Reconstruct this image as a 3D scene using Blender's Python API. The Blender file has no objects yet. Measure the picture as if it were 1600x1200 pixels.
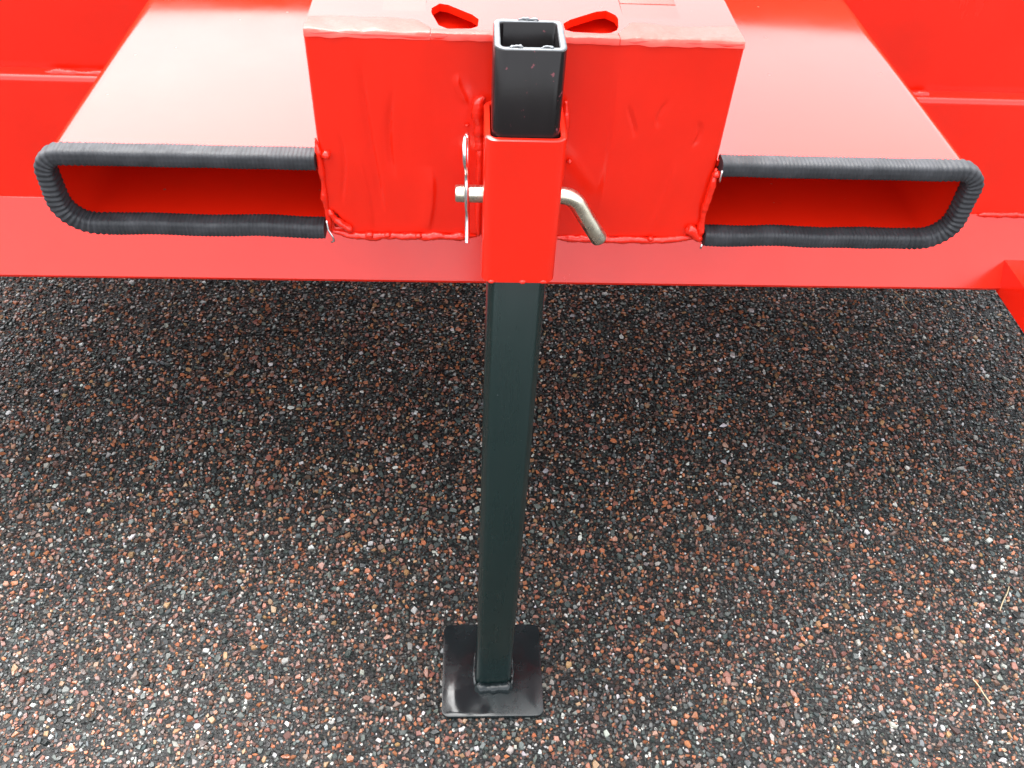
import bpy, bmesh, math, random
import numpy as np
from mathutils import Vector, Matrix, noise

random.seed(7)
rng = np.random.default_rng(11)
scene = bpy.context.scene
col = scene.collection

# ------------------------------------------------------------------ camera
cam_d = bpy.data.cameras.new('camera')
cam = bpy.data.objects.new('camera', cam_d)
col.objects.link(cam)
RT = Vector((0.9986369, -0.0307338, 0.0421864))
UP = Vector((-0.0074746, 0.7157141, 0.6983534))
FW = Vector((0.0516564, 0.6977169, -0.7145088))
CP = Vector((-0.0410448, -0.5625773, 1.2197562))
cam.matrix_world = Matrix(((RT.x, UP.x, -FW.x, CP.x), (RT.y, UP.y, -FW.y, CP.y), (RT.z, UP.z, -FW.z, CP.z), (0, 0, 0, 1)))
cam_d.sensor_width = 36.0
cam_d.lens = 1340.05 / 1600 * 36
cam_d.clip_start = 0.02
cam_d.clip_end = 500
scene.camera = cam

# ------------------------------------------------------------------ sky, sun, exposure
SUN_EL, SUN_AZ = math.radians(68), math.radians(-30)       # azimuth clockwise from +Y: veiled sun ahead of the camera, a little left
world = bpy.data.worlds.new('World')
scene.world = world
world.use_nodes = True
wn = world.node_tree
wn.nodes.clear()
wo = wn.nodes.new('ShaderNodeOutputWorld')
wb = wn.nodes.new('ShaderNodeBackground')
sky = wn.nodes.new('ShaderNodeTexSky')
sky.sky_type = 'NISHITA'
sky.sun_disc = False
sky.sun_elevation = SUN_EL
sky.sun_rotation = SUN_AZ % (2 * math.pi)
sky.air_density = 1.0
sky.dust_density = 4.5
sky.ozone_density = 1.0
hs = wn.nodes.new('ShaderNodeHueSaturation')               # overcast: the blue mostly washed out
hs.inputs['Saturation'].default_value = 0.18
wn.links.new(sky.outputs[0], hs.inputs['Color'])
wn.links.new(hs.outputs[0], wb.inputs['Color'])
wb.inputs['Strength'].default_value = 0.12
wn.links.new(wb.outputs[0], wo.inputs[0])
sd = bpy.data.lights.new('sun', 'SUN')
sd.energy = 0.42
sd.angle = math.radians(95)
sd.color = (1.0, 0.95, 0.87)
so = bpy.data.objects.new('sun', sd)
col.objects.link(so)
to_sun = Vector((math.sin(SUN_AZ) * math.cos(SUN_EL), math.cos(SUN_AZ) * math.cos(SUN_EL), math.sin(SUN_EL)))
so.rotation_euler = (-to_sun).to_track_quat('-Z', 'Y').to_euler()
so.location = to_sun * 10
scene.view_settings.view_transform = 'Standard'
scene.view_settings.look = 'None'
scene.view_settings.gamma = 1.0
scene.view_settings.use_curve_mapping = False
scene.view_settings.exposure = 2.72

# ------------------------------------------------------------------ materials
class N:
    def __init__(s, name):
        s.m = bpy.data.materials.new(name)
        s.m.use_nodes = True
        s.t = s.m.node_tree
        s.b = s.t.nodes['Principled BSDF']
        s.tc = s.t.nodes.new('ShaderNodeTexCoord')
    def n(s, k, **kw):
        x = s.t.nodes.new(k)
        for a, v in kw.items():
            setattr(x, a, v)
        return x
    def l(s, a, b):
        s.t.links.new(a, b)
    def noise(s, scale, detail=3, rough=0.5, stretch=None):
        x = s.n('ShaderNodeTexNoise')
        x.inputs['Scale'].default_value = scale
        x.inputs['Detail'].default_value = detail
        x.inputs['Roughness'].default_value = rough
        v = s.tc.outputs['Object']
        if stretch:
            mp = s.n('ShaderNodeMapping')
            mp.inputs['Scale'].default_value = stretch
            s.l(v, mp.inputs[0]); v = mp.outputs[0]
        s.l(v, x.inputs['Vector'])
        return x.outputs['Fac']
    def ramp(s, fac, stops):
        r = s.n('ShaderNodeValToRGB')
        e = r.color_ramp.elements
        while len(e) < len(stops):
            e.new(0.5)
        for i, (p, c) in enumerate(stops):
            e[i].position = p
            e[i].color = (c, c, c, 1) if isinstance(c, (int, float)) else (*c, 1)
        s.l(fac, r.inputs[0])
        return r.outputs[0]
    def mix(s, fac, a, b):
        x = s.n('ShaderNodeMix', data_type='RGBA')
        for sock, v in ((x.inputs[0], fac), (x.inputs[6], a), (x.inputs[7], b)):
            if isinstance(v, tuple):
                sock.default_value = (*v, 1)
            elif isinstance(v, (int, float)):
                sock.default_value = v
            else:
                s.l(v, sock)
        return x.outputs[2]
    def bump(s, h, strength, dist, prev=None):
        x = s.n('ShaderNodeBump')
        x.inputs['Strength'].default_value = strength
        x.inputs['Distance'].default_value = dist
        s.l(h, x.inputs['Height'])
        if prev is not None:
            s.l(prev, x.inputs['Normal'])
        return x.outputs[0]
    def set(s, **kw):
        for k, v in kw.items():
            i = s.b.inputs[k.replace('_', ' ')]
            if isinstance(v, tuple):
                i.default_value = (*v, 1)
            elif isinstance(v, (int, float)):
                i.default_value = v
            else:
                s.l(v, i)
        return s.m

def red_paint(name, rough=0.16, dirt=0.0, peel=0.05, waves=0.0, base=(0.82, 0.0165, 0.0040), lumps=0.0):
    k = N(name)
    c = k.mix(k.ramp(k.noise(9, 4), [(0.35, 0.0), (0.7, 1.0)]), base, tuple(x * 0.9 for x in base))
    c = k.mix(k.ramp(k.noise(5, 6, 0.65, (1, 1, 0.3)), [(0.52, 0.0), (0.8, 0.22)]), c, (0.52, 0.040, 0.022))
    r = k.ramp(k.noise(12, 6, 0.65, (1, 1, 0.4)), [(0.3, rough * 0.75), (0.75, rough * 1.5)])
    if dirt:
        v = k.n('ShaderNodeTexVoronoi'); v.inputs['Scale'].default_value = 46
        k.l(k.tc.outputs['Object'], v.inputs['Vector'])
        gate = k.ramp(k.noise(31, 2), [(0.52, 0.0), (0.6, 1.0)])
        spot = k.ramp(v.outputs['Distance'], [(0.04, 1.0), (0.075, 0.0)])
        mu = k.n('ShaderNodeMath', operation='MULTIPLY'); k.l(gate, mu.inputs[0]); k.l(spot, mu.inputs[1])
        mu2 = k.n('ShaderNodeMath', operation='MULTIPLY'); k.l(mu.outputs[0], mu2.inputs[0]); mu2.inputs[1].default_value = dirt
        c = k.mix(mu2.outputs[0], c, (0.16, 0.04, 0.03))
        ad = k.n('ShaderNodeMath', operation='MULTIPLY_ADD'); k.l(mu.outputs[0], ad.inputs[0]); ad.inputs[1].default_value = 0.5; k.l(r, ad.inputs[2])
        r = ad.outputs[0]
    nb = k.bump(k.noise(520, 2), peel, 0.0004)
    if waves:
        nb = k.bump(k.noise(14, 3, 0.5, (1.0, 1.0, 0.35)), waves, 0.006, nb)
    if lumps:
        nb = k.bump(k.noise(120, 3), lumps, 0.003, nb)
    return k.set(Base_Color=c, Roughness=r, Normal=nb, IOR=1.58)

M = {}
M['red'] = red_paint('red_gloss_paint', 0.2)
M['red_top'] = red_paint('red_gloss_paint_with_grit', 0.14, dirt=0.8)
M['red_box'] = red_paint('red_paint_over_uneven_plate', 0.2, waves=0.35)
M['red_weld'] = red_paint('red_paint_over_weld', 0.22, lumps=0.5)
M['red_strip'] = red_paint('red_paint_thin_over_ground_weld', 0.42, lumps=0.25, base=(0.76, 0.030, 0.014))

k = N('grey_rubber')
M['rubber'] = k.set(Base_Color=k.mix(k.ramp(k.noise(60, 4), [(0.4, 0.0), (0.7, 1.0)]), (0.024, 0.026, 0.030), (0.042, 0.044, 0.050)),
                    Specular_IOR_Level=0.4, Roughness=k.ramp(k.noise(90, 4), [(0.3, 0.48), (0.7, 0.68)]), Normal=k.bump(k.noise(900, 2), 0.35, 0.0006))
k = N('zinc_plated_steel')
M['zinc'] = k.set(Base_Color=k.mix(k.noise(70, 3), (0.58, 0.53, 0.40), (0.72, 0.70, 0.60)), Metallic=1.0, Roughness=k.ramp(k.noise(200, 3), [(0.3, 0.2), (0.7, 0.36)]))
k = N('bright_spring_wire')
M['wire'] = k.set(Base_Color=(0.8, 0.81, 0.82), Metallic=1.0, Roughness=0.22)
k = N('black_paint')
sp = k.n('ShaderNodeTexVoronoi'); sp.inputs['Scale'].default_value = 140; k.l(k.tc.outputs['Object'], sp.inputs['Vector'])
spk = k.ramp(sp.outputs['Distance'], [(0.05, 1.0), (0.1, 0.0)])
gt = k.ramp(k.noise(45, 2), [(0.6, 0.0), (0.64, 1.0)])
mu = k.n('ShaderNodeMath', operation='MULTIPLY'); k.l(spk, mu.inputs[0]); k.l(gt, mu.inputs[1])
M['black'] = k.set(Base_Color=k.mix(mu.outputs[0], k.mix(k.noise(18, 3), (0.004, 0.013, 0.0125), (0.006, 0.017, 0.016)), (0.06, 0.07, 0.07)),
                   Roughness=k.ramp(k.noise(30, 4, 0.6, (1, 1, 0.15)), [(0.3, 0.22), (0.7, 0.34)]), Normal=k.bump(k.noise(400, 2), 0.06, 0.0004))
k = N('wet_black_paint')
wv = k.noise(13, 1, 0.5, (1.8, 0.6, 1))
M['black_wet'] = k.set(Base_Color=k.mix(k.noise(30, 3), (0.006, 0.010, 0.011), (0.012, 0.018, 0.02)),
                       Roughness=k.ramp(k.noise(26, 4, 0.6), [(0.4, 0.12), (0.62, 0.32)]), Normal=k.bump(wv, 0.9, 0.007))
k = N('black_paint_top_end')  # same paint; the dark reflection on this end is put into colour and specular
M['black_top'] = k.set(Base_Color=k.mix(k.ramp(k.noise(160, 3, 0.6), [(0.66, 0.0), (0.70, 1.0)]), k.mix(k.noise(40, 4, 0.6, (1, 1, 0.1)), (0.007, 0.006, 0.0065), (0.014, 0.012, 0.0125)), (0.16, 0.04, 0.05)),
                       Roughness=k.ramp(k.noise(35, 4, 0.6, (1, 1, 0.1)), [(0.3, 0.16), (0.7, 0.3)]), Specular_IOR_Level=0.3, Normal=k.bump(k.noise(300, 2), 0.1, 0.0005))
k = N('bare_cut_edge')
M['cut'] = k.set(Base_Color=k.mix(k.noise(200, 3), (0.10, 0.11, 0.12), (0.2, 0.21, 0.22)), Roughness=0.4, Metallic=0.3)
k = N('straw')
M['straw'] = k.set(Base_Color=k.mix(k.noise(200, 2), (0.38, 0.30, 0.17), (0.50, 0.42, 0.28)), Roughness=0.6)

# aggregate stones: colour of each stone is its own
k = N('asphalt_stone')
at = k.n('ShaderNodeAttribute'); at.attribute_name = 'stone_colour'
sc = k.mix(k.ramp(k.noise(900, 3), [(0.4, 0.0), (0.75, 0.35)]), at.outputs['Color'], (0.022, 0.027, 0.027))
M['stone'] = k.set(Base_Color=sc, Roughness=k.ramp(k.noise(260, 2), [(0.3, 0.2), (0.7, 0.48)]), Normal=k.bump(k.noise(1300, 2), 0.35, 0.0006))
# bitumen sheet between the stones; far away the same aggregate as colour only
k = N('asphalt_bitumen')
v = k.n('ShaderNodeTexVoronoi'); v.inputs['Scale'].default_value = 210; k.l(k.tc.outputs['Object'], v.inputs['Vector'])
se = k.n('ShaderNodeSeparateColor'); k.l(v.outputs['Color'], se.inputs[0])
cr = k.n('ShaderNodeValToRGB'); cr.color_ramp.interpolation = 'CONSTANT'
e = cr.color_ramp.elements
for _ in range(4): e.new(0.5)
for i, (p, c) in enumerate([(0, (0.012, 0.013, 0.013)), (0.45, (0.03, 0.032, 0.03)), (0.66, (0.14, 0.055, 0.03)), (0.78, (0.07, 0.065, 0.055)), (0.9, (0.22, 0.12, 0.08)), (0.96, (0.5, 0.5, 0.46))]):
    e[i].position = p; e[i].color = (*c, 1)
k.l(se.outputs[0], cr.inputs[0])
edge = k.ramp(v.outputs['Distance'], [(0.35, 0.0), (0.6, 1.0)])
M['bitumen'] = k.set(Base_Color=k.mix(edge, cr.outputs[0], (0.006, 0.007, 0.007)), Roughness=k.ramp(k.noise(40, 4), [(0.3, 0.4), (0.7, 0.6)]), Specular_IOR_Level=0.3,
                     Normal=k.bump(v.outputs['Distance'], 0.6, -0.002, k.bump(k.noise(700, 3), 0.5, 0.001)))

# ------------------------------------------------------------------ helpers
def mesh_obj(name, verts, faces, mat, parent=None, smooth=True, label=None):
    me = bpy.data.meshes.new(name)
    me.from_pydata([tuple(p) for p in verts], [], faces)
    me.validate()
    bm = bmesh.new(); bm.from_mesh(me)
    bmesh.ops.recalc_face_normals(bm, faces=bm.faces)
    bm.to_mesh(me); bm.free()
    me.materials.append(mat)
    for p in me.polygons:
        p.use_smooth = smooth
    o = bpy.data.objects.new(name, me)
    col.objects.link(o)
    if parent:
        o.parent = parent
    if label:
        o['label'] = label
    return o

def bm_obj(name, bm, mat, parent=None, smooth=False, label=None):
    me = bpy.data.meshes.new(name)
    bmesh.ops.recalc_face_normals(bm, faces=bm.faces)
    bm.to_mesh(me); bm.free()
    me.materials.append(mat)
    for p in me.polygons:
        p.use_smooth = smooth
    if smooth:
        me.set_sharp_from_angle(angle=math.radians(38))
    o = bpy.data.objects.new(name, me)
    col.objects.link(o)
    if parent:
        o.parent = parent
    if label:
        o['label'] = label
    return o

def empty(name, loc, label, cat, group=None):
    o = bpy.data.objects.new(name, None)
    o.empty_display_size = 0.05
    col.objects.link(o)
    o.location = loc
    tag(o, label, cat, group)
    return o

def tag(o, label, cat=None, group=None, kind=None):
    o['label'] = label
    if cat: o['category'] = cat
    if group: o['group'] = group
    if kind: o['kind'] = kind
    return o

def adopt(o, parent):              # keep world coordinates under an Empty that is not at the origin
    o.parent = parent
    o.matrix_parent_inverse = Matrix.Translation(parent.location).inverted()
    return o

def tube(pts, rad, n=12, seed=0.0, lump=0.0, freq=60.0, caps=True, flat=None):
    """verts, faces of a tube along pts; rad = number or list; lump = relative noise of the radius"""
    P = [Vector(p) for p in pts]
    R = rad if isinstance(rad, (list, tuple)) else [rad] * len(P)
    T = []
    for i in range(len(P)):
        a = P[max(i - 1, 0)]; b = P[min(i + 1, len(P) - 1)]
        T.append((b - a).normalized())
    ref = Vector((0, 0, 1)) if abs(T[0].z) < 0.9 else Vector((0, 1, 0))
    u = (ref - T[0] * ref.dot(T[0])).normalized()
    V, F = [], []
    for i, p in enumerate(P):
        u = (u - T[i] * u.dot(T[i])).normalized()
        w = T[i].cross(u)
        for j in range(n):
            a = 2 * math.pi * j / n
            d = u * math.cos(a) + w * math.sin(a)
            r = R[i]
            if lump:
                r *= 1 + lump * noise.noise((p + d * R[i]) * freq + Vector((seed, seed * 2.3, 0)))
            V.append(p + d * r)
    for i in range(len(P) - 1):
        for j in range(n):
            k2 = (j + 1) % n
            F.append((i * n + j, i * n + k2, (i + 1) * n + k2, (i + 1) * n + j))
    if caps:
        F.append(tuple(range(n))[::-1])
        F.append(tuple(range((len(P) - 1) * n, len(P) * n)))
    return V, F

def resample(pts, step):
    P = [Vector(p) for p in pts]
    out = [P[0]]
    for a, b in zip(P, P[1:]):
        m = max(1, int((b - a).length / step))
        for i in range(1, m + 1):
            out.append(a.lerp(b, i / m))
    return out

_ws = [0]
def weld(pts, r, parent, lump=0.7, name='weld_bead', mat=None, wobble=0.25):
    """hand-laid bead of paint-covered weld: uneven thickness, tapered ends"""
    _ws[0] += 3.7
    s = _ws[0]
    P = resample(pts, 0.0016)
    Q, R = [], []
    for i, p in enumerate(P):
        t = i / (len(P) - 1)
        taper = min(1, 0.35 + 6 * min(t, 1 - t))
        R.append(r * taper * (1 + lump * 0.6 * noise.noise(p * 70 + Vector((s, 0, 0))) + 0.06 * math.sin(i * 2.6 + s)))
        Q.append(p + Vector((noise.noise(p * 90 + Vector((s, 5, 0))), noise.noise(p * 90 + Vector((s, 9, 0))), noise.noise(p * 90 + Vector((s, 13, 0))))) * r * wobble)
    V, F = tube(Q, R, 10, s, lump * 0.35, 240)
    return mesh_obj(name, V, F, mat or M['red_weld'], parent)

def box_bm(x0, x1, y0, y1, z0, z1, bev=0.002, seg=2):
    bm = bmesh.new()
    bmesh.ops.create_cube(bm, size=1)
    for v in bm.verts:
        v.co = Vector(((x0 + x1) / 2 + v.co.x * (x1 - x0), (y0 + y1) / 2 + v.co.y * (y1 - y0), (z0 + z1) / 2 + v.co.z * (z1 - z0)))
    if bev:
        bmesh.ops.bevel(bm, geom=bm.edges[:], offset=bev, segments=seg, profile=0.5, affect='EDGES')
    return bm

def arc(cx, cy, r, a0, a1, n):
    return [(cx + r * math.cos(math.radians(a0 + (a1 - a0) * i / n)), cy + r * math.sin(math.radians(a0 + (a1 - a0) * i / n))) for i in range(n + 1)]

def extrude_x(profile, x0, x1, closed=True, nx=1):
    """profile = [(y, z)], swept along x"""
    V, F = [], []
    n = len(profile)
    for i in range(nx + 1):
        x = x0 + (x1 - x0) * i / nx
        V += [(x, y, z) for y, z in profile]
    m = n if closed else n - 1
    for i in range(nx):
        for j in range(m):
            F.append((i * n + j, i * n + (j + 1) % n, (i + 1) * n + (j + 1) % n, (i + 1) * n + j))
    if closed:
        F.append(tuple(range(n))[::-1]); F.append(tuple(range(nx * n, nx * n + n)))
    return V, F

def rounded_square(h, r, n=5):
    p = []
    for cx, cy, a in ((h - r, h - r, 0), (-h + r, h - r, 90), (-h + r, -h + r, 180), (h - r, -h + r, 270)):
        p += arc(cx, cy, r, a, a + 90, n)
    return p

# ------------------------------------------------------------------ ground
me = bpy.data.meshes.new('ground')
me.from_pydata([(-60, -60, 0), (60, -60, 0), (60, 60, 0), (-60, 60, 0)], [], [(0, 1, 2, 3)])
me.materials.append(M['bitumen'])
ground = bpy.data.objects.new('ground', me)
col.objects.link(ground)
tag(ground, 'dark wet asphalt ground under the red machine attachment', kind='structure')

def scatter_stones():
    X0, X1, Y0, Y1 = -1.30, 1.45, -0.42, 1.15
    g = 0.0010
    W, H = int((X1 - X0) / g), int((Y1 - Y0) / g)
    occ = np.zeros((H, W), bool)
    cx, cy, cr = [], [], []
    # (radius range, candidates)
    for r0, r1, n in ((4.3, 5.8, 5600), (3.2, 4.3, 26000), (2.6, 3.4, 60000), (1.8, 2.6, 150000), (1.2, 1.7, 190000)):
        px = rng.random(n) * (W - 14) + 7
        py = rng.random(n) * (H - 14) + 7
        pr = r0 + (r1 - r0) * rng.random(n)
        if r0 < 2:                      # the finest chips only where they can be told apart
            keep = (np.abs(px * g + X0 - 0.05) < 0.78 + 0.42 * np.clip(py * g + Y0, 0, 1)) & (py * g + Y0 > -0.2)
            if r0 < 1.5: keep &= py * g + Y0 < 0.75
            px, py, pr = px[keep], py[keep], pr[keep]
        for x, y, r in zip(px.tolist(), py.tolist(), pr.tolist()):
            q = int(r * 0.72 + 0.5); ix = int(x); iy = int(y)
            s = occ[iy - q:iy + q + 1, ix - q:ix + q + 1]
            if s.any():
                continue
            s[:] = True
            cx.append(x * g + X0); cy.append(y * g + Y0); cr.append(r * 0.001)
    cx, cy, cr = map(np.array, (cx, cy, cr))
    n_all = len(cx)
    pal = np.array([(0.009, 0.012, 0.012), (0.020, 0.025, 0.024), (0.036, 0.048, 0.046), (0.066, 0.082, 0.078), (0.105, 0.118, 0.110), (0.31, 0.112, 0.050), (0.18, 0.070, 0.050), (0.27, 0.155, 0.075), (0.15, 0.095, 0.075), (0.30, 0.15, 0.105), (0.44, 0.44, 0.42), (0.24, 0.24, 0.22), (0.045, 0.026, 0.019), (0.085, 0.048, 0.034)])
    big = np.array([.08, .11, .15, .11, .05, .12, .10, .05, .07, .05, .025, .04, .05, .06])
    sml = np.array([.16, .16, .15, .10, .05, .03, .045, .025, .035, .02, .055, .045, .08, .08])
    ib = rng.choice(len(pal), n_all, p=big / big.sum())
    ism = rng.choice(len(pal), n_all, p=sml / sml.sum())
    colr = pal[np.where(cr > 0.0024, ib, ism)] * (0.7 + 0.6 * rng.random((n_all, 1))) * (0.93 + 0.14 * rng.random((n_all, 3)))
    lf = np.zeros(n_all)                                   # worn and dirtier patches
    for fx, fy, ph in ((3.1, 4.3, 0.3), (7.7, -5.9, 2.0), (-11.3, 13.7, 4.1), (19.0, 23.0, 1.2)):
        lf += np.sin(fx * cx * 2 + fy * cy * 2 + ph) / 4
    colr *= (1 + 0.22 * lf)[:, None]
    colr = np.clip(colr, 0, 0.85)
    vs, loops, starts, totals, cols = [], [], [], [], []
    vo = lo = 0
    kinds = rng.choice((4, 5, 6), n_all, p=(.36, .44, .20))
    for n in (4, 5, 6):
        s = np.where(kinds == n)[0]
        m = len(s)
        ang = (np.arange(n)[None] + (rng.random((m, n)) - 0.5) * 0.75) * 2 * math.pi / n + rng.random((m, 1)) * 6.28
        rad = cr[s][:, None] * (0.78 + 0.66 * rng.random((m, n)))
        el = 0.58 + 0.42 * rng.random((m, 1)); th = rng.random((m, 1)) * 3.14
        lx, ly = rad * np.cos(ang) / np.sqrt(el), rad * np.sin(ang) * np.sqrt(el)
        bx, by = lx * np.cos(th) - ly * np.sin(th), lx * np.sin(th) + ly * np.cos(th)
        k = 0.66 + 0.26 * rng.random((m, n))
        ox = (rng.random((m, 1)) - 0.5) * 0.4 * cr[s][:, None]; oy = (rng.random((m, 1)) - 0.5) * 0.4 * cr[s][:, None]
        tx, ty = bx * k + ox, by * k + oy
        h = cr[s][:, None] * (0.36 + 0.42 * rng.random((m, 1)))
        gx, gy = rng.normal(0, 0.22, (m, 1)), rng.normal(0, 0.22, (m, 1))
        tz = np.clip(h + gx * tx + gy * ty + rng.normal(0, 0.00015, (m, n)), 0.0002, 0.0042)
        b = np.stack([bx + cx[s][:, None], by + cy[s][:, None], np.full((m, n), -0.0012)], -1)
        t = np.stack([tx + cx[s][:, None], ty + cy[s][:, None], tz], -1)
        vs.append(np.concatenate([b, t], 1).reshape(-1, 3))
        base = vo + np.arange(m)[:, None] * 2 * n
        top = base + n + np.arange(n)[None]
        j = np.arange(n); j2 = (j + 1) % n
        q = np.stack([base + j, base + j2, base + n + j2, base + n + j], -1).reshape(m, n * 4)
        L = np.concatenate([top, q], 1)
        loops.append(L.reshape(-1))
        tot = np.array([n] + [4] * n)
        totals.append(np.tile(tot, m))
        cols.append(np.repeat(colr[s], n + 1, 0))
        vo += m * 2 * n
    vs = np.concatenate(vs); loops = np.concatenate(loops); totals = np.concatenate(totals); cols = np.concatenate(cols)
    starts = np.concatenate([[0], np.cumsum(totals)[:-1]])
    me = bpy.data.meshes.new('asphalt_stones')
    me.vertices.add(len(vs)); me.vertices.foreach_set('co', vs.astype(np.float32).ravel())
    me.loops.add(len(loops)); me.loops.foreach_set('vertex_index', loops.astype(np.int32))
    me.polygons.add(len(totals)); me.polygons.foreach_set('loop_start', starts.astype(np.int32))
    a = me.attributes.new('stone_colour', 'FLOAT_COLOR', 'FACE')
    a.data.foreach_set('color', np.concatenate([cols, np.ones((len(cols), 1))], 1).astype(np.float32).ravel())
    me.update(calc_edges=True)
    me.polygons.foreach_set('use_smooth', np.zeros(len(totals), bool))
    me.materials.append(M['stone'])
    o = bpy.data.objects.new('asphalt_stones', me)
    col.objects.link(o)
    print('stones', n_all, 'tris', int((totals - 2).sum()))
    return tag(o, 'grey, orange and white stone chips set in the asphalt surface', kind='stuff')
scatter_stones()

# ------------------------------------------------------------------ red machine attachment
YW = 0.44                                                   # face of the upright back wall
att = empty('machine_attachment', (0, YW, 0.0), 'large red painted steel machine attachment with two fork pockets and a middle box', 'machine attachment')

def part(name, V, F, mat, smooth=True, label=None, parent=att):
    o = mesh_obj(name, V, F, mat, None, smooth, label)
    if smooth:
        o.data.set_sharp_from_angle(angle=math.radians(35))
    return adopt(o, att) if parent is att else sub(o, parent)

def sub(o, p):
    o.parent = p
    return o                                                # parts keep world coordinates, so their own origin is the world's

# upright wall
part('upper_panel', *extrude_x([(YW, 0.60), (YW, 0.885), (YW + 0.006, 0.891), (YW + 0.026, 0.891), (YW + 0.032, 0.885), (YW + 0.032, 0.60)], -1.4, 1.4), M['red'])
# beam in front of it: rounded upper edge, upright face
zl, yf, zc = 0.7280, 0.4185, 0.5600
prof = [(YW + 0.002, zl)] + [(y, z) for y, z in arc(yf + 0.008, zl - 0.008, 0.008, 90, 180, 6)] + [(yf, zc), (YW + 0.002, zc)]
beam = part('cross_beam', *extrude_x(prof, -1.4, 1.4), M['red'])
# lower plate leaning out towards the viewer, rolled lower lip
yl, zlip = 0.366, 0.4715
dn = Vector((yl - yf, zlip - zc)).normalized()
prof = [(yf - 0.0008, zc - 0.001), (yl + 0.003 * 0, zlip + 0.004)]
prof = [(yf - 0.0006, zc - 0.0006)] + [(yl, zlip)] + [(yl + 0.001, zlip - 0.004), (yl + 0.005, zlip - 0.0075), (yl + 0.012, zlip - 0.009), (yl + 0.25, zlip - 0.009), (yl + 0.25, zlip - 0.001), (yl + 0.016, zlip - 0.001), (yf + 0.006, zc - 0.004)]
lower = part('lower_panel', *extrude_x(prof, -1.4, 1.4), M['red'])
part('bottom_panel', *extrude_x([(yl + 0.2505, zlip - 0.0085), (2.3, zlip - 0.0085), (2.3, zlip), (yl + 0.2505, zlip)], -1.4, 1.4), M['red'], False)  # unseen underside, its depth stretched to keep the ground below in shade
part('rear_panel', *extrude_x([(2.3005, zlip - 0.0085), (2.309, zlip - 0.0085), (2.309, 0.86), (2.3005, 0.86)], -1.4, 1.4), M['red'], False)
for s in (-1, 1):
    V, F = extrude_x([(YW - 0.07, zlip - 0.012), (2.312, zlip - 0.012), (2.312, 0.86), (YW + 0.04, 0.895), (YW - 0.018, 0.895), (YW - 0.018, zc)], s * 1.4005, s * 1.4085)
    part('side_panel', V, F, M['red'], False)

# gusset at the right that curves out of the lower plate towards the viewer
prof = [(0.398, 0.4628), (0.120, 0.4628), (0.120, 0.5060), (0.398, 0.5060)]
V, F = extrude_x(prof, 0.7150, 0.7450)
part('side_gusset', V, F, M['red'], False)

# weld beads on the beam
for a, b, z in ((-0.546, -0.463, 0.7265), (0.50, 0.535, 0.7268)):
    weld([(a, YW - 0.008, z), ((a + b) / 2, YW - 0.009, z - 0.001), (b, YW - 0.008, z)], 0.0055, beam, 0.35)
weld([(0.665, yf - 0.001, zc), (0.70, yf - 0.001, zc + 0.001), (0.75, yf - 0.001, zc)], 0.0042, lower, 0.6)

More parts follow.
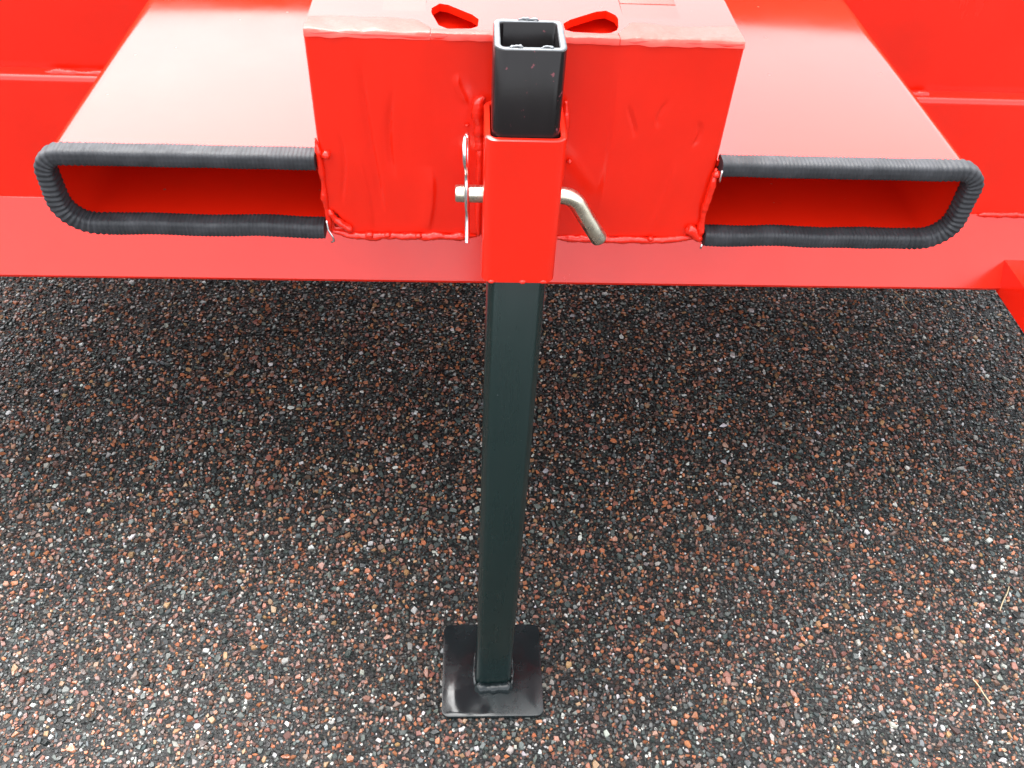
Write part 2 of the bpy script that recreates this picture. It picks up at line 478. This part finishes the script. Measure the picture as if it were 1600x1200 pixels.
# fork pockets: flat tubes open to the front, rubber edging round the mouth
def pocket(s, xo, xi, zt, zb, yfr):
    th = 0.005
    R1, R2 = 0.017, 0.024
    xo_, xi_ = abs(xo), abs(xi)
    def outline(inset):
        r1, r2 = R1 - inset, R2 - inset
        o = [(xi_, zt - inset)]
        o += arc(xo_ - R1, zt - R1, r1, 90, 0, 8)
        o += arc(xo_ - R2, zb + R2, r2, 0, -90, 8)
        o += [(xi_, zb + inset)]
        return o
    outer, inner = outline(0), outline(th)
    ring = outer + inner[::-1]
    n = len(ring)
    ys = [yfr + 0.004, YW - 0.001]
    V = [(s * x, y, z) for y in ys for x, z in ring]
    F = []
    for j in range(n):
        F.append((j, (j + 1) % n, n + (j + 1) % n, n + j))
    m = len(outer)
    for e in (0, n):
        for j in range(m - 1):
            F.append((e + j, e + j + 1, e + n - 2 - j, e + n - 1 - j))
    p = part('fork_pocket', V, F, M['red_top'])
    # back end plate inside the tube
    V, F = [], []
    ins = [(s * x, YW - 0.006, z) for x, z in inner]
    mesh = part('pocket_end', ins, [tuple(range(len(ins)))], M['red'], False, parent=p)
    mo = mesh.modifiers.new('thick', 'SOLIDIFY'); mo.thickness = 0.004
    # rubber edging
    rc1, rc2 = 0.016, 0.026
    path = [(xi_ + 0.0015, zt - 0.0018)]
    path += arc(xo_ - 0.0018 - rc1, zt - 0.0018 - rc1, rc1, 90, 0, 10)
    path += arc(xo_ - 0.0018 - rc2, zb + 0.0018 + rc2, rc2, 0, -90, 12)
    path += [(xi_ + 0.0015, zb + 0.0018)]
    P = resample([(x, 0, z) for x, z in path], 0.0008)
    np_ = len(P)
    V, F = [], []
    prof = []
    hw, yb0, yb1 = 0.0070, -0.0095, 0.0095
    prof += [(yb0, 0.0), (yb0 + 0.0003, 0.0026)] + arc(yb0 + 0.0043, hw - 0.0040, 0.0040, 165, 90, 4) + [(0.002, hw + 0.0003)]
    prof += arc(yb1 - 0.005, hw - 0.005, 0.005, 90, 0, 3)
    prof += [(y, -z) for y, z in reversed(prof)]
    q = len(prof)
    Lacc = 0
    for i, p3 in enumerate(P):
        a = P[max(i - 1, 0)]; b = P[min(i + 1, np_ - 1)]
        t = (b - a).normalized()
        nrm = Vector((-t.z, 0, t.x))                        # points out of the mouth
        if i: Lacc += (p3 - P[i - 1]).length
        bend = 1.0 if (p3.x > xo_ - 0.04) else 0.0
        amp = (0.00036 if p3.z < (zt + zb) / 2 else 0.00026) + 0.00026 * bend * (0.6 + 0.8 * noise.noise(Vector((Lacc * 60, s, 0))))
        rib = amp * math.sin(2 * math.pi * Lacc / (0.0034 if not bend else 0.0048))
        wob = 0.0012 * noise.noise(Vector((Lacc * 22, s * 5, 3))) * (1.3 if p3.z < (zt + zb) / 2 else 0.6)
        fat = 1 + 0.06 * noise.noise(Vector((Lacc * 30, s * 9, 1)))
        for y, w in prof:
            r = math.hypot(y, w)
            kx = fat + rib / max(r, 0.003)
            jit = 0.00015 * noise.noise(Vector((p3.x * 700, y * 700, w * 700 + p3.z * 700)))
            pos = p3 + nrm * (w * kx + wob + jit)
            V.append((s * pos.x, yfr + y * kx, pos.z))
    for i in range(np_ - 1):
        for j in range(q):
            F.append((i * q + j, i * q + (j + 1) % q, (i + 1) * q + (j + 1) % q, (i + 1) * q + j))
    F.append(tuple(range(q))); F.append(tuple(range((np_ - 1) * q, np_ * q)))
    tr = part('rubber_edging', V, F, M['rubber'], True, 'grey ribbed rubber edging round the mouth of the fork pocket', parent=p)
    return p, tr
XL, XR, ZT, ZB, YB = -0.1632, 0.1650, 0.9467, 0.7705, 0.060
pl, trl = pocket(-1, -0.3865, XL - 0.001, 0.8440, 0.7735, YB + 0.001)
pr, trr = pocket(1, 0.3915, XR + 0.001, 0.8455, 0.7715, YB + 0.001)
pl['label'] = 'left fork pocket, its top bright with reflected sky'
pr['label'] = 'right fork pocket, its top pale pink with reflected sky'
# bare metal core peeping out of the cut ends of the edging
def core(pts, tr):
    V, F = tube(resample(pts, 0.002), 0.0009, 6)
    o = mesh_obj('metal_core', V, F, M['wire'])
    sub(o, tr.parent)
core([(XL + 0.001, YB - 0.008, 0.788), (XL + 0.002, YB - 0.0105, 0.780), (XL + 0.0055, YB - 0.012, 0.774), (XL + 0.006, YB - 0.012, 0.770), (XL + 0.0035, YB - 0.011, 0.768)], trl)
core([(XR + 0.0015, YB - 0.011, 0.846), (XR + 0.001, YB - 0.0125, 0.840), (XR + 0.0015, YB - 0.012, 0.836)], trr)
core([(XR - 0.0005, YB - 0.011, 0.772), (XR - 0.001, YB - 0.012, 0.768)], trr)

# middle box: uneven front plate, sides, floor
def front_plate():
    nx, nz = 330, 100
    V, F = [], []
    ridges = [  # x, z0, z1, width, height : runs of thick paint and hammered dents
        (-0.118, 0.790, 0.925, 0.0055, -0.0015), (-0.1005, 0.825, 0.905, 0.0042, -0.0014), (-0.146, 0.800, 0.870, 0.0030, -0.0008), (-0.076, 0.768, 0.838, 0.0095, 0.0014), (-0.130, 0.768, 0.860, 0.0080, 0.0008),
        (0.087, 0.868, 0.897, 0.0028, -0.0010), (0.140, 0.860, 0.884, 0.0032, -0.0010), (0.112, 0.876, 0.902, 0.0034, -0.0007), (-0.046, 0.893, 0.918, 0.0040, 0.0010), (0.070, 0.780, 0.940, 0.0120, 0.0008), (0.125, 0.775, 0.850, 0.0100, 0.0007)]
    for j in range(nz + 1):
        z = ZB + (ZT - ZB) * j / nz
        for i in range(nx + 1):
            x = XL + (XR - XL) * i / nx
            y = 0.0018 * noise.noise(Vector((x * 9, z * 6, 2))) + 0.0006 * noise.noise(Vector((x * 45, z * 16, 7)))
            for rx, z0, z1, w, h in ridges:
                m = (z - z0) / (z1 - z0)
                if 0 < m < 1:
                    xx = rx + 0.004 * math.sin(3 * m + rx * 90)
                    wl = w * (0.28 if (x > xx) == (rx < 0) else 0.9)
                    y -= 1.5 * h * math.exp(-((x - xx) / wl) ** 2) * min(1, 5 * m, 4 * (1 - m))
            e = min(x - XL, XR - x)                       # rounded side edges
            if e < 0.004:
                y += 0.004 - math.sqrt(max(0, 0.004 ** 2 - (0.004 - e) ** 2))
            zz = z
            if j == nz: zz += 0.0012 * noise.noise(Vector((x * 60, 0, 0)))
            if j == 0: zz += 0.0014 * noise.noise(Vector((x * 70, 4, 0)))
            V.append((x, YB + y, zz))
    for j in range(nz):
        for i in range(nx):
            x = XL + (XR - XL) * (i + .5) / nx; z = ZB + (ZT - ZB) * (j + .5) / nz
            if x > -0.157 and z > 0.7755 and (x + 0.157) * 1.45 + (z - 0.7755) < 0.0185:      # small open corner at the lower left
                continue
            a = j * (nx + 1) + i
            F.append((a, a + 1, a + nx + 2, a + nx + 1))
    return V, F
box = part('middle_box', *front_plate(), M['red_box'])
mo = box.modifiers.new('thick', 'SOLIDIFY'); mo.thickness = 0.005; mo.offset = -1
for x0, x1 in ((XL, XL + 0.006), (XR - 0.006, XR)):
    sub(bm_obj('box_side', box_bm(x0, x1, YB + 0.0065, YW - 0.001, ZB + 0.001, ZT - 0.0065, 0), M['red']), box)
sub(bm_obj('box_floor', box_bm(XL + 0.0065, XR - 0.0065, YB + 0.0065, YW - 0.001, ZB + 0.001, ZB + 0.006, 0), M['red']), box)

# top plate with two cut-outs behind the front edge
def plate_with_holes(outer, holes, z, th):
    bm = bmesh.new()
    es = []
    for loop in [outer] + holes:
        vs = [bm.verts.new((x, y, z)) for x, y in loop]
        es += [bm.edges.new((vs[i], vs[(i + 1) % len(vs)])) for i in range(len(vs))]
    r = bmesh.ops.triangle_fill(bm, edges=es, use_beauty=True)
    fs = [f for f in r['geom'] if isinstance(f, bmesh.types.BMFace)]
    x = bmesh.ops.extrude_face_region(bm, geom=fs)
    bmesh.ops.translate(bm, vec=(0, 0, -th), verts=[g for g in x['geom'] if isinstance(g, bmesh.types.BMVert)])
    return bm
def soften(loop, k=2):
    mx, my = sum(p[0] for p in loop) / len(loop), sum(p[1] for p in loop) / len(loop)
    loop = [(mx + (x - mx) * 1.12, my + (y - my) * 1.12) for x, y in loop]
    for _ in range(k - 1):
        out = []
        for i in range(len(loop)):
            a, b = loop[i], loop[(i + 1) % len(loop)]
            out += [(a[0] * .82 + b[0] * .18, a[1] * .82 + b[1] * .18), (a[0] * .18 + b[0] * .82, a[1] * .18 + b[1] * .82)]
        loop = out
    return loop
holeL = soften([(-0.0706, 0.1050), (-0.0625, 0.1180), (-0.0366, 0.0945), (-0.0376, 0.0766), (-0.0620, 0.0745)])
holeR = soften([(0.0321, 0.0905), (0.0625, 0.1135), (0.0715, 0.1025), (0.0693, 0.0810), (0.0623, 0.0738), (0.0330, 0.0750)])
top = sub(bm_obj('top_plate', plate_with_holes([(XL, YB + 0.0055), (XR, YB + 0.0055), (XR, YW - 0.001), (XL, YW - 0.001)], [holeL, holeR], ZT, 0.006), M['red_top']), box)
# sloping plates seen through the cut-outs
for x0, x1 in ((-0.085, -0.022), (0.018, 0.085)):
    sub(mesh_obj('inner_plate', [(x0, YB + 0.006, ZT - 0.026), (x1, YB + 0.006, ZT - 0.026), (x1, 0.135, ZT - 0.012), (x0, 0.135, ZT - 0.012),
                                 (x0, YB + 0.006, ZT - 0.030), (x1, YB + 0.006, ZT - 0.030), (x1, 0.135, ZT - 0.016), (x0, 0.135, ZT - 0.016)],
                 [(0, 1, 2, 3), (7, 6, 5, 4), (0, 4, 5, 1), (1, 5, 6, 2), (2, 6, 7, 3), (3, 7, 4, 0)], M['red'], None, False), box)
# flat bars running back over the top plate
for x0, x1, y0 in ((-0.1085, -0.0755, 0.092), (0.0775, 0.1225, 0.092)):
    rb = box_bm(x0, x1, y0, YW - 0.002, ZT - 0.0008, ZT + 0.0012, 0.0005)
    for v in rb.verts:
        if v.co.y < y0 + 0.01 and v.co.z > ZT:
            v.co.y += 0.035
    sub(bm_obj('flat_bar', rb, M['red_top'], None, True), box)
# broad ground-down weld along the front top edge
def weld_strip(x0, x1, depth, seed):
    nx, ny = int((x1 - x0) / 0.0016), 16
    V, F = [], []
    for j in range(ny + 1):
        t = j / ny
        for i in range(nx + 1):
            x = x0 + (x1 - x0) * i / nx
            front = -0.0012 + 0.0016 * noise.noise(Vector((x * 55, seed, 0)))
            d = depth * (0.88 + 0.25 * noise.noise(Vector((x * 28, seed, 5))))
            inner = min(abs(x - x0), abs(x1 - x)) if depth < 0.02 else (x1 - x if x0 < -0.1 else x - x0)
            if depth > 0.02: d = 0.0145 + (d - 0.0145) * min(1, inner / 0.012)
            y = YB + front + (d - front) * t
            hgt = 0.0026 * math.sin(math.pi * min(1, t * 1.0) ** 0.55) * (0.8 + 0.5 * noise.noise(Vector((x * 60, y * 60, seed))))
            z = ZT + hgt + 0.0003 * noise.noise(Vector((x * 300, y * 300, seed)))
            if j == 0: z = ZT - 0.0015 - 0.0012 * (1 + noise.noise(Vector((x * 80, seed, 8))))
            if j == ny: z = ZT - 0.0008
            V.append((x, y, z))
    for j in range(ny):
        for i in range(nx):
            a = j * (nx + 1) + i
            F.append((a, a + 1, a + nx + 2, a + nx + 1))
    return sub(mesh_obj('weld_strip', V, F, M['red_strip'], None), box)
weld_strip(XL + 0.001, -0.0705, 0.036, 1.0)
weld_strip(0.0700, XR - 0.001, 0.036, 5.0)
weld_strip(-0.0700, 0.0695, 0.0145, 9.0)
# weld beads round the box
weld([(XL + 0.0015, YB, 0.772), (-0.14, YB - 0.002, 0.7685), (-0.10, YB - 0.001, 0.7680), (-0.06, YB - 0.001, 0.7685), (-0.034, YB, 0.7690)], 0.0034, box, 0.8)
weld([(0.034, YB, 0.7690), (0.09, YB - 0.001, 0.7680), (0.135, YB - 0.001, 0.7685), (XR - 0.002, YB, 0.7720)], 0.0034, box, 0.8)
weld([(XL - 0.0005, YB - 0.001, 0.862), (XL + 0.001, YB - 0.003, 0.850), (XL + 0.001, YB - 0.002, 0.835), (XL + 0.001, YB - 0.001, 0.80), (XL + 0.002, YB - 0.001, 0.772)], 0.0024, box, 0.7)
weld([(XL + 0.003, YB - 0.002, 0.796), (-0.155, YB - 0.003, 0.785), (-0.142, YB - 0.003, 0.7735)], 0.0030, box, 0.7)
weld([(XR - 0.0005, YB - 0.001, 0.842), (XR - 0.001, YB - 0.003, 0.830), (XR - 0.003, YB - 0.002, 0.80), (XR - 0.0015, YB - 0.003, 0.772)], 0.0031, box, 0.8)
weld([(XR - 0.013, YB - 0.002, 0.785), (XR - 0.007, YB - 0.004, 0.777), (XR + 0.001, YB - 0.003, 0.7705)], 0.0038, box, 1.1)
for (x, z, r) in ((XR - 0.012, 0.7795, 0.0034), (XR + 0.0005, 0.8375, 0.0035), (-0.128, 0.7695, 0.0034), (-0.112, 0.7700, 0.0026), (XL + 0.006, 0.8475, 0.0035), (-0.085, 0.7695, 0.0028), (0.12, 0.770, 0.0026), (-0.043, 0.8765, 0.0018), (0.041, 0.846, 0.002)):
    weld([(x - r, YB - 0.001, z), (x, YB - 0.003, z + r * 0.2), (x + r, YB - 0.001, z)], r, box, 0.7, 'weld_spatter')

# sleeve that holds the leg: square tube welded to the front plate
S_Z0, S_Z1, SC = 0.7695, 0.9003, 0.025
def square_tube(h_out, r_out, wall, z0, z1, cy, jag=0.0, rings=1):
    o = rounded_square(h_out, r_out); i_ = rounded_square(h_out - wall, max(r_out - wall, 0.0012))
    n = len(o)
    V, F = [], []
    lip = 0.0008
    levels = [(o, z0, 0), (o, z1 - lip, 0), ([(x * (1 - lip / h_out), y * (1 - lip / h_out)) for x, y in o], z1, 1), ([(x * (1 + lip / h_out), y * (1 + lip / h_out)) for x, y in i_], z1, 1), (i_, z1 - lip, 0), (i_, z0, 0)]
    for p, z, e in levels:
        for x, y in p:
            V.append((x, y + cy, z + (jag * noise.noise(Vector((x * 160, y * 160, z))) if e else 0)))
    L = len(levels)
    for a in range(L):
        b = (a + 1) % L
        for j in range(n):
            F.append((a * n + j, a * n + (j + 1) % n, b * n + (j + 1) % n, b * n + j))
    return V, F
sl = part('leg_sleeve', *square_tube(0.0302, 0.0092, 0.0046, S_Z0, S_Z1, SC, 0.0005), M['red'])
weld([(-0.0300, YB - 0.001, 0.9010), (-0.0335, YB - 0.001, 0.8965), (-0.0345, YB, 0.884), (-0.0335, YB + 0.001, 0.866), (-0.0320, YB + 0.001, 0.850)], 0.0050, sl, 0.5)
weld([(-0.0320, YB - 0.001, 0.862), (-0.0325, YB - 0.003, 0.80), (-0.0325, YB - 0.003, 0.772)], 0.0032, sl, 0.15)
weld([(0.0335, YB - 0.005, 0.9005), (0.0345, YB - 0.006, 0.89), (0.0340, YB - 0.006, 0.84), (0.0335, YB - 0.006, 0.772)], 0.0030, sl, 0.6)
for x in (-0.022, 0.004, 0.021):
    weld([(x - 0.003, SC - 0.0300, S_Z0 + 0.0012), (x + 0.003, SC - 0.0300, S_Z0 + 0.0012)], 0.0018, sl, 0.8, 'paint_drip')
for o in (sl,):
    pass

# ------------------------------------------------------------------ support leg
leg = empty('support_leg', (0, 0.025, 0), 'black square tube support leg standing upright in the red sleeve, welded to a foot plate', 'support leg')
def lpart(o):
    return adopt(o, leg)
LH = 0.9646
tubeo = lpart(mesh_obj('leg_tube', *square_tube(0.0250, 0.0095, 0.0050, 0.0095, 0.885, SC), M['black']))
tubeo.data.set_sharp_from_angle(angle=math.radians(50))
upper = lpart(mesh_obj('leg_top_end', *square_tube(0.0250, 0.0078, 0.0050, 0.8852, LH, SC, 0.0009), M['black_top']))
upper['label'] = 'scuffed upper end of the black tube with a burred cut edge'
upper.data.set_sharp_from_angle(angle=math.radians(50))
# bare rim of the saw cut
o_ = rounded_square(0.0243, 0.0072); i_ = rounded_square(0.0206, 0.0034)
n = len(o_)
V = [(x, y + SC, LH + 0.0004 + 0.0009 * noise.noise(Vector((x * 160, y * 160, LH)))) for x, y in o_] + [(x, y + SC, LH + 0.0004 + 0.0009 * noise.noise(Vector((x * 160, y * 160, LH)))) for x, y in i_]
V += [(x, y, z - 0.0006) for x, y, z in V]
F = []
for j in range(n):
    k2 = (j + 1) % n
    F += [(j, k2, n + k2, n + j), (j, 2 * n + j, 2 * n + k2, k2), (n + j, n + k2, 3 * n + k2, 3 * n + j)]
sub(mesh_obj('cut_rim', V, F, M['cut']), upper)
for x, y in ((-0.010, SC - 0.0215), (0.0105, SC - 0.0215), (0.003, SC + 0.0225), (-0.003, SC + 0.0232)):
    V, F = tube(resample([(x - 0.004, y, LH), (x - 0.001, y + 0.0012, LH + 0.0008), (x + 0.003, y + 0.0006, LH + 0.0011), (x + 0.0045, y, LH + 0.0005)], 0.0007), 0.0009, 8, x * 99, 1.0, 500)
    sub(mesh_obj('burr', V, F, M['cut']), upper)
# foot plate with rounded corners
PX0, PX1, PY0, PY1 = -0.0750, 0.0722, -0.0458, 0.0985
r = 0.011
ol = arc(PX1 - r, PY1 - r, r, 0, 90, 6) + arc(PX0 + r, PY1 - r, r, 90, 180, 6) + arc(PX0 + r, PY0 + r, r, 180, 270, 6) + arc(PX1 - r, PY0 + r, r, 270, 360, 6)
bm = bmesh.new()
f = bm.faces.new([bm.verts.new((x, y, 0.0035)) for x, y in ol])
x = bmesh.ops.extrude_face_region(bm, geom=[f])
bmesh.ops.translate(bm, vec=(0, 0, 0.0062), verts=[g for g in x['geom'] if isinstance(g, bmesh.types.BMVert)])
ed = [e for e in bm.edges if all(v.co.z > 0.009 for v in e.verts)]
bmesh.ops.bevel(bm, geom=ed, offset=0.0012, segments=2, profile=0.5, affect='EDGES')
foot = lpart(bm_obj('foot_plate', bm, M['black_wet'], None, True))
foot['label'] = 'wet glossy black square foot plate on the asphalt'
z0 = 0.0115
for a, b, rr in (((-0.027, -0.0042), (0.027, -0.0042), 0.0088), ((-0.0265, 0.0), (-0.0265, 0.050), 0.0034), ((0.0265, 0.0), (0.0265, 0.050), 0.0034), ((-0.024, 0.0515), (0.024, 0.0515), 0.0045)):
    w = weld([(a[0], a[1], z0), (b[0], b[1], z0)], rr, foot, 0.6, mat=M['black_wet'])

# ------------------------------------------------------------------ locking pin and spring clip
PZ, PYY = 0.8353, 0.025
pts = [(-0.0522, PYY, PZ), (-0.0518, PYY, PZ), (-0.0505, PYY, PZ)]
pts += [(x, PYY, PZ) for x in np.linspace(-0.045, 0.0325, 10)]
bend = []
for i in range(1, 11):
    a = math.radians(57 * i / 10)
    bend.append((0.0325 + 0.017 * math.sin(a), PYY, PZ - 0.017 * (1 - math.cos(a))))
pts += bend
d = Vector((math.cos(math.radians(57)), -0.06, -math.sin(math.radians(57))))
e0 = Vector(bend[-1])
pts += [tuple(e0 + d * t) for t in (0.012, 0.026, 0.0385, 0.0402, 0.0412)]
R = [0.0058, 0.0065, 0.0070] + [0.0070] * (len(pts) - 5) + [0.0064, 0.0054]
V, F = tube(pts, R, 24)
pin = mesh_obj('locking_pin', V, F, M['zinc'])
pin.data.set_sharp_from_angle(angle=math.radians(60))
tag(pin, 'zinc plated bent locking pin pushed through the red sleeve', 'pin')

a2 = []
for y, z in [(0.0, -0.0395), (0.0, -0.02), (0.0, 0.0), (0.0, 0.018), (0.0005, 0.026)]:
    a2.append((y, z))
a2 += arc(-0.0045, 0.0405, 0.0118, -40, 215, 22)
a2 += [(-0.0095, 0.0275), (-0.0045, 0.0215), (-0.0042, 0.0165), (-0.0075, 0.0095), (-0.0090, 0.003), (-0.0090, -0.003), (-0.0075, -0.0095), (-0.0038, -0.0155), (-0.0036, -0.0190), (-0.0065, -0.0270), (-0.0105, -0.0350), (-0.0125, -0.0390)]
# smooth it
def chaikin(P, k):
    for _ in range(k):
        Q = [P[0]]
        for a, b in zip(P, P[1:]):
            Q += [tuple(.75 * p + .25 * q for p, q in zip(a, b)), tuple(.25 * p + .75 * q for p, q in zip(a, b))]
        Q.append(P[-1]); P = Q
    return P
a2 = chaikin(a2, 2)
ca, sa = math.cos(math.radians(3)), math.sin(math.radians(3))
P3 = []
for i, (y, z) in enumerate(a2):
    off = 0.0007 * max(0, (z - 0.028) / 0.024) * (1 if y > -0.0045 else -1)
    x = off + y * sa - 0.028 * z * 0.6
    P3.append((-0.0425 + x, PYY + y * ca, PZ + z))
V, F = tube(P3, 0.0019, 12)
clip = mesh_obj('spring_clip', V, F, M['wire'])
tag(clip, 'bright wire spring clip hooked through the end of the locking pin', 'clip')

# ------------------------------------------------------------------ straw on the asphalt
def straw(pts, r, label):
    V, F = tube(chaikin(pts, 2), r, 6)
    o = mesh_obj('dry_straw', V, F, M['straw'])
    tag(o, label, 'straw', 'bits of straw on the asphalt')
straw([(0.7290, 0.0040, 0.0050), (0.7330, -0.006, 0.0062), (0.7352, -0.018, 0.0054), (0.7400, -0.0330, 0.0050)], 0.0009, 'bent bit of pale straw lying on the asphalt near the lower right corner')
straw([(0.8570, 0.1630, 0.0050), (0.8480, 0.150, 0.0060), (0.8360, 0.138, 0.0052), (0.8220, 0.1190, 0.0050)], 0.0009, 'straight bit of pinkish straw at the right edge of the asphalt')
straw([(0.9300, 0.9300, 0.0045), (0.9400, 0.905, 0.0075), (0.9330, 0.885, 0.0050), (0.9440, 0.8540, 0.0045)], 0.0008, 'thin pale fibre lying below the lower red panel edge')
